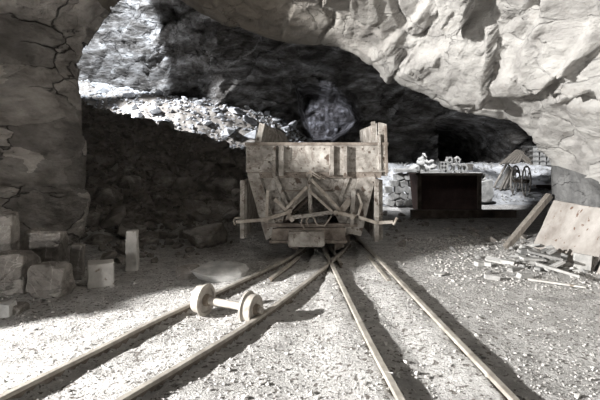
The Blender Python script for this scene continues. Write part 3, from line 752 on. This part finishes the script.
# ---------------------------------------------------------------- far things: skip, blocks, reel
by = 12.9; bs = by/F
sk = thing('steel_skip', ((449.5-300)*bs, by, 0)); tag(sk, 'black open steel skip standing in shade in front of the white blocks', 'skip')
sx = sk.location.x
def sobj(name, bm, m='bin'):
    for v in bm.verts: v.co -= Vector((sx, by, 0))
    return obj(name, bm, m, sk)
def bp_(poly): return [((px-300)*bs, CH+(HY-py)*bs) for px, py in poly]
bm = bmesh.new(); prism(bm, bp_([(417,174.5),(481,174.5),(479,212),(421,212)]), by, by+.04); sobj('front_panel', bm)
bm = bmesh.new(); prism(bm, bp_([(417,174.5),(481,174.5),(479,212),(421,212)]), by+.9, by+.94); sobj('rear_panel', bm)
bm = bmesh.new(); prism(bm, bp_([(417,174.5),(418.5,174.5),(422.5,212),(421,212)]), by+.04, by+.9); sobj('side_panel', bm)
bm = bmesh.new(); prism(bm, bp_([(479.5,174.5),(481,174.5),(479,212),(477.5,212)]), by+.04, by+.9); sobj('side_panel', bm)
bm = bmesh.new(); prism(bm, bp_([(421,210.5),(479,210.5),(479,212.5),(421,212.5)]), by+.04, by+.9); sobj('bottom_panel', bm)
bm = bmesh.new(); prism(bm, bp_([(415.5,173),(482.5,173),(482.5,175.5),(415.5,175.5)]), by-.03, by+.03); sobj('rim', bm, 'car_dark')
for px in (417, 477): 
    bm = bmesh.new(); prism(bm, bp_([(px,175),(px+4,175),(px+4,213),(px,213)]), by-.05, by); sobj('corner_post', bm, 'car_dark')
bm = bmesh.new(); box(bm, (4.1,11.75,.12), (2.6,.22,.2)); tag(obj('timber_baulk', bm, 'car_dark'), 'heavy dark timber lying on the floor in front of the black skip', 'beam')
# pile of pale wedge blocks left of and behind the skip
r = random.Random(5); yb = 14.25; ks = yb/F
def hz(x, y): return height(x, y)
BL = 'whitish rough-cut block in the stack just left of the black skip'
for row in range(5):
    for c in range(6):
        s = .235
        x = 2.72+c*.27+(row % 2)*.13+r.uniform(-.02,.02); z = .16+row*.195
        if row == 4 and c == 0: continue
        bm = bmesh.new(); box(bm, (0,0,0), (s, .32, s*.8), None, .012)
        for q in bm.verts: q.co += nvec(q.co*9+Vector((row*7,c,0)))*.03
        o = obj('cut_block', bm, 'slab'); o.location = (x, yb, z); o.rotation_euler = (r.uniform(-.08,.08), r.uniform(-.35,.6), r.uniform(-.2,.2))
        tag(o, BL, 'stone block', 'cut blocks stacked by the skip')
bm = bmesh.new(); box(bm, (3.2,14.25,1.13), (.62,.4,.1), None, .01); tag(obj('stone_slab', bm, 'slab'), 'short flat slab capping the left end of the cut block stack', 'stone slab')
bm = bmesh.new(); box(bm, (4.45,14.4,.53), (1.7,.7,1.06), None, .02); tag(obj('stone_bench', bm, 'slab'), 'massive pale block behind the skip carrying the hollow blocks', 'stone block')
bm = bmesh.new(); box(bm, (3.98,14.25,1.10), (.7,.3,.1), None, .01); tag(obj('stone_slab', bm, 'slab'), 'long low slab under the lumpy broken carving', 'stone slab')
# broken carving
sk_pts = [((412,170),.13), ((416,167),.14), ((420,163),.12), ((422,159),.10), ((424,155.5),.085), ((427,161),.08), ((431,160),.06), ((433,166),.09), ((426,168),.13)]
bm = bmesh.new()
for i, ((px, py), rad) in enumerate(sk_pts):
    bmesh.ops.create_icosphere(bm, subdivisions=3, radius=rad, matrix=Matrix.Translation(P(px, py+1, 14.2)))
for v in bm.verts: v.co += nvec(v.co*7)*.07+nvec(v.co*17)*.03
o = obj('carved_fragment', bm, 'slab', None, False)
md = o.modifiers.new('join', 'REMESH'); md.mode = 'VOXEL'; md.voxel_size = .018
tag(o, 'lumpy broken stone carving perched at the left end above the skip', 'carving')
# hollow blocks
def holed(name, cx, cy, cz, w, h, d, nx, nz, m, label, rot=0, t=.03, ry=0, group=None):
    bm = bmesh.new()
    for i in range(nx+1): box(bm, (-w/2+w*i/nx*(1)+0, 0, 0), (t, d, h), None, 0)
    for j in range(nz+1): box(bm, (0, 0, -h/2+h*j/nz), (w+t*.9, d*.98, t), None, 0)
    o = obj(name, bm, m); o.location = (cx, cy, cz); o.rotation_euler = (0, ry, rot); return tag(o, label, 'hollow block', group)
q = P(443,167.5,14.2); holed('hollow_block', q.x, 14.2, q.z, .19,.32,.2, 2,3, 'slab', 'white hollow block with six square holes standing on end, above the skip')
def ring(px, py, ro, ri, label, ph=.4, nseg=6, y=14.2):
    c = P(px, py, y); bm = bmesh.new()
    A = []; 
    for yy in (-.09, .09):
        for rr in (ro, ri):
            A.append([bm.verts.new((math.cos(ph+2*math.pi*k/nseg)*rr*.85, yy, math.sin(ph+2*math.pi*k/nseg)*rr)) for k in range(nseg)])
    for k in range(nseg):
        j = (k+1) % nseg
        bm.faces.new((A[0][k],A[0][j],A[1][j],A[1][k])); bm.faces.new((A[2][k],A[2][j],A[3][j],A[3][k]))
        bm.faces.new((A[0][k],A[0][j],A[2][j],A[2][k])); bm.faces.new((A[1][k],A[1][j],A[3][j],A[3][k]))
    o = obj('ring_block', bm, 'slab'); o.location = c; o['label'] = label; o['category'] = 'hollow block'; return o
ring(449.5,167.5,.16,.10,'ring-shaped white block next to the six-holed block, above the skip', nseg=8)
ring(456.5,167.5,.17,.10,'ring-shaped white block in the middle of the row above the skip', nseg=6)
ring(463,168,.15,.09,'ring-shaped white block at the right end of the row above the skip', ph=.1, nseg=6)
ring(449,160,.12,.07,'small ring block stacked on top above the ring next to the six-holed block', ph=.9, nseg=5)
ring(457,160,.11,.06,'small ring block stacked on top of the middle ring block', ph=.2, nseg=5)
bm = rough_rock(66,.3,.2,.2); o = obj('stone', bm, 'boulder'); o.location = P(468,167,14.3); tag(o, 'small brown stone at the far right end above the skip', 'stone')
# tube
bm = bmesh.new(); c = P(483.5,176.5,14.4)
lathe(bm, [(0,.12),(.55,.12)], (-.5,1,0), c, 24)
f0 = [f for f in bm.faces if len(f.verts) > 10]
bmesh.ops.delete(bm, geom=f0, context='FACES_ONLY')
o = obj('stone_tube', bm, 'slab'); md = o.modifiers.new('s','SOLIDIFY'); md.thickness = .035; tag(o, 'short open-ended pale tube lying right of the black skip', 'tube')
bm = rough_rock(67,.5,.5,.7); o = obj('stone', bm, 'slab'); o.location = P(483,190,14.5); tag(o, 'white lumpy stone under the short tube right of the skip', 'stone')
# cable reel with bent frame
RY = 15.5; rc = P(521,181,RY)
rl_ = thing('cable_reel', (rc.x, RY, 0)); tag(rl_, 'rusty open spoked reel on the ground before the bright far floor', 'reel')
def robj(name, bm, m='dusty_iron', parent=rl_):
    for v in bm.verts: v.co -= Vector((rc.x, RY, 0))
    return obj(name, bm, m, parent, True)
ax = Vector((.75,-.65,.0)).normalized()
for s, off in ((0, -.17), (1, .17)):
    c0 = rc+ax*off; u = Vector((0,0,1)); w = ax.cross(u)
    bm = bmesh.new(); tube(bm, [c0+(u*math.cos(k/32*2*math.pi)+w*math.sin(k/32*2*math.pi))*.50 for k in range(32)], .028, 8, True); rm = robj('rim', bm)
    for k in range(5):
        an = k*2*math.pi/5+s*.4; bm = bmesh.new(); tube(bm, [c0, c0+(u*math.cos(an)+w*math.sin(an))*.50], .020, 6); robj('spoke', bm)
bm = bmesh.new(); tube(bm, [rc-ax*.25, rc+ax*.25], .06, 12); robj('drum', bm, 'car_dark')
fr = thing('tilted_frame', (P(503,190,15.7).x, 15.7, 0)); tag(fr, 'pale leaning steel frame of parallel bars left of the spoked reel', 'frame')
for (p0, p1, wd) in (((494,187),(507,163),.04), ((500,190),(511,168),.04), ((507,163),(511,168),.03), ((494,187),(500,190),.03), ((504,189),(513,169),.04), ((511,168),(519,172),.05), ((513,176),(507,192),.03)):
    bm = bmesh.new(); A_ = P(p0[0],p0[1],15.7); B_ = P(p1[0],p1[1],15.9); tube(bm, [A_, B_], wd, 8)
    for v in bm.verts: v.co -= fr.location
    obj('frame_bar', bm, 'dusty_iron', fr, True)
bm = bmesh.new(); A_ = P(501,185,15.75); poly3(bm, [P(497,186,15.75), P(508,166,15.9), P(517,172,15.95), P(505,191,15.8)], .03)
for v in bm.verts: v.co -= fr.location
obj('frame_plate', bm, 'slab', fr)
# pallet-like stack
y0 = 18.6; st = P(541,160,y0); ks = y0/F
zb = hz(st.x, y0)
for lay in range(4):
    z = zb+.02+lay*.19
    for c in range(3):
        bm = bmesh.new(); box(bm, (0,0,.075), (.22,.35,.15), None, .01); o = obj('stacked_block', bm, 'slab'); o.location = (st.x-.28+c*.28, y0, z)
        tag(o, 'pale block in the far neat stack between thin boards beside the right wall', 'stone block', 'blocks of the far neat stack')
    bm = bmesh.new(); box(bm, (0,0,.17), (.86,.4,.035), None, .004); o = obj('spacer_board', bm, 'slate'); o.location = (st.x, y0, z)
    tag(o, 'thin flat board laid over a layer of blocks in the far neat stack', 'board', 'boards of the far neat stack')
# lumber tent
for i in range(6):
    a0 = P(500+i*3.5,168,18.4); b0 = P(517+i*1.2,150+i*.4,19.0)
    a0.z = max(a0.z, hz(a0.x, a0.y)+.03)
    bm = bmesh.new(); bar(bm, a0, b0, .12, .04); tag(obj('plank', bm, 'wood'), 'dark plank in the sloping far heap left of the neat stack', 'plank', 'planks of the far heap')
for i in range(4):
    a0 = P(536-i*2.5,166,18.5); b0 = P(518-i*1.2,150+i*.8,19.0); a0.z = max(a0.z, hz(a0.x, a0.y)+.03)
    bm = bmesh.new(); bar(bm, a0, b0, .12, .04); tag(obj('plank', bm, 'wood'), 'dark plank in the sloping far heap left of the neat stack', 'plank', 'planks of the far heap')
bm = bmesh.new(); c = P(543,188,16); box(bm, c, (.55,.3,.22)); tag(obj('dark_block', bm, 'car_dark'), 'dark squared block on the bright floor near the right wall corner', 'block')
bm = bmesh.new(); c = G(492,202); box(bm, (c.x,c.y,.13), (.95,.25,.16), None, .01); tag(obj('pale_slab', bm, 'slab'), 'long low pale slab on the dark floor below the tube', 'stone slab')
bm = bmesh.new(); c = G(518,201.5); box(bm, (c.x,c.y,.13), (.35,.25,.14), None, .01); tag(obj('pale_slab', bm, 'slab'), 'short low pale slab on the dark floor below the spoked reel', 'stone slab')

# ---------------------------------------------------------------- light
def look(o, t): o.rotation_euler = (Vector(t)-Vector(o.location)).to_track_quat('-Z', 'Y').to_euler()
def spot(name, loc, tgt, energy, ang, col=(1,1,1), blend=.2, size=.1):
    l = bpy.data.lights.new(name, 'SPOT'); l.energy = energy; l.spot_size = math.radians(ang); l.spot_blend = blend; l.color = col; l.shadow_soft_size = size
    o = bpy.data.objects.new(name, l); COL.objects.link(o); o.location = loc; look(o, tgt); return o
def area(name, loc, tgt, energy, sx_, sy_, col=(1,1,1)):
    l = bpy.data.lights.new(name, 'AREA'); l.shape = 'RECTANGLE'; l.size = sx_; l.size_y = sy_; l.energy = energy; l.color = col
    o = bpy.data.objects.new(name, l); COL.objects.link(o); o.location = loc; look(o, tgt); return o
spot('daylight_entrance', (-8.6,1.1,3.4), (1.0,4.6,1.2), 15500, 95, (1,.985,.965), .5, .14)
area('daylight_mouth', (-7.0,-2.4,1.3), (1.5,8.0,1.4), 270, .5, .5, (1,.98,.955))
area('fill_behind', (2.6,-4.5,2.6), (-2.5,6.0,1.8), 52, .7, .7, (1,.975,.94))  # added fill lamp behind the camera, lifts the dim pillar, boulders and heap
spot('shaft_left', (-6.2,11.4,8.4), (-8.6,21,5.9), 14500, 40, (.86,.92,1), .25, .1)
spot('shaft_slope', (-9.3,16.2,7.2), (-4.2,16.8,2.6), 9500, 50, (.94,.96,1), .5, .1)
spot('fill_alcove', (-.6,11.5,5.4), (1.3,22,3.35), 6500, 13, (.80,.84,1), .3, .1)  # added spot hidden behind the arch, lights only the hollow from the front
spot('shaft_blocks', (4.4,12.6,5.2), (4.4,15.2,.6), 1700, 58, (.97,.98,1), .3, .1)
spot('fill_far', (8.0,15.6,5.2), (8.3,19,1.2), 1300, 50, (.97,.98,1), .3, .1)  # second spot added for the far stack, which the blocks spot misses
w = bpy.data.worlds.new('world'); S.world = w; w.use_nodes = True
w.node_tree.nodes['Background'].inputs[0].default_value = (.9,.93,1,1); w.node_tree.nodes['Background'].inputs[1].default_value = .012

cam = bpy.data.cameras.new('camera'); cam.sensor_width = 36; cam.lens = F/600*36; cam.shift_y = -45/600; cam.clip_end = 200
co = bpy.data.objects.new('camera', cam); COL.objects.link(co); co.location = (0,0,CH); co.rotation_euler = (math.pi/2,0,0); S.camera = co
S.view_settings.view_transform = 'Standard'; S.view_settings.look = 'None'; S.view_settings.gamma = 1; S.view_settings.exposure = 0
S.view_settings.use_curve_mapping = False
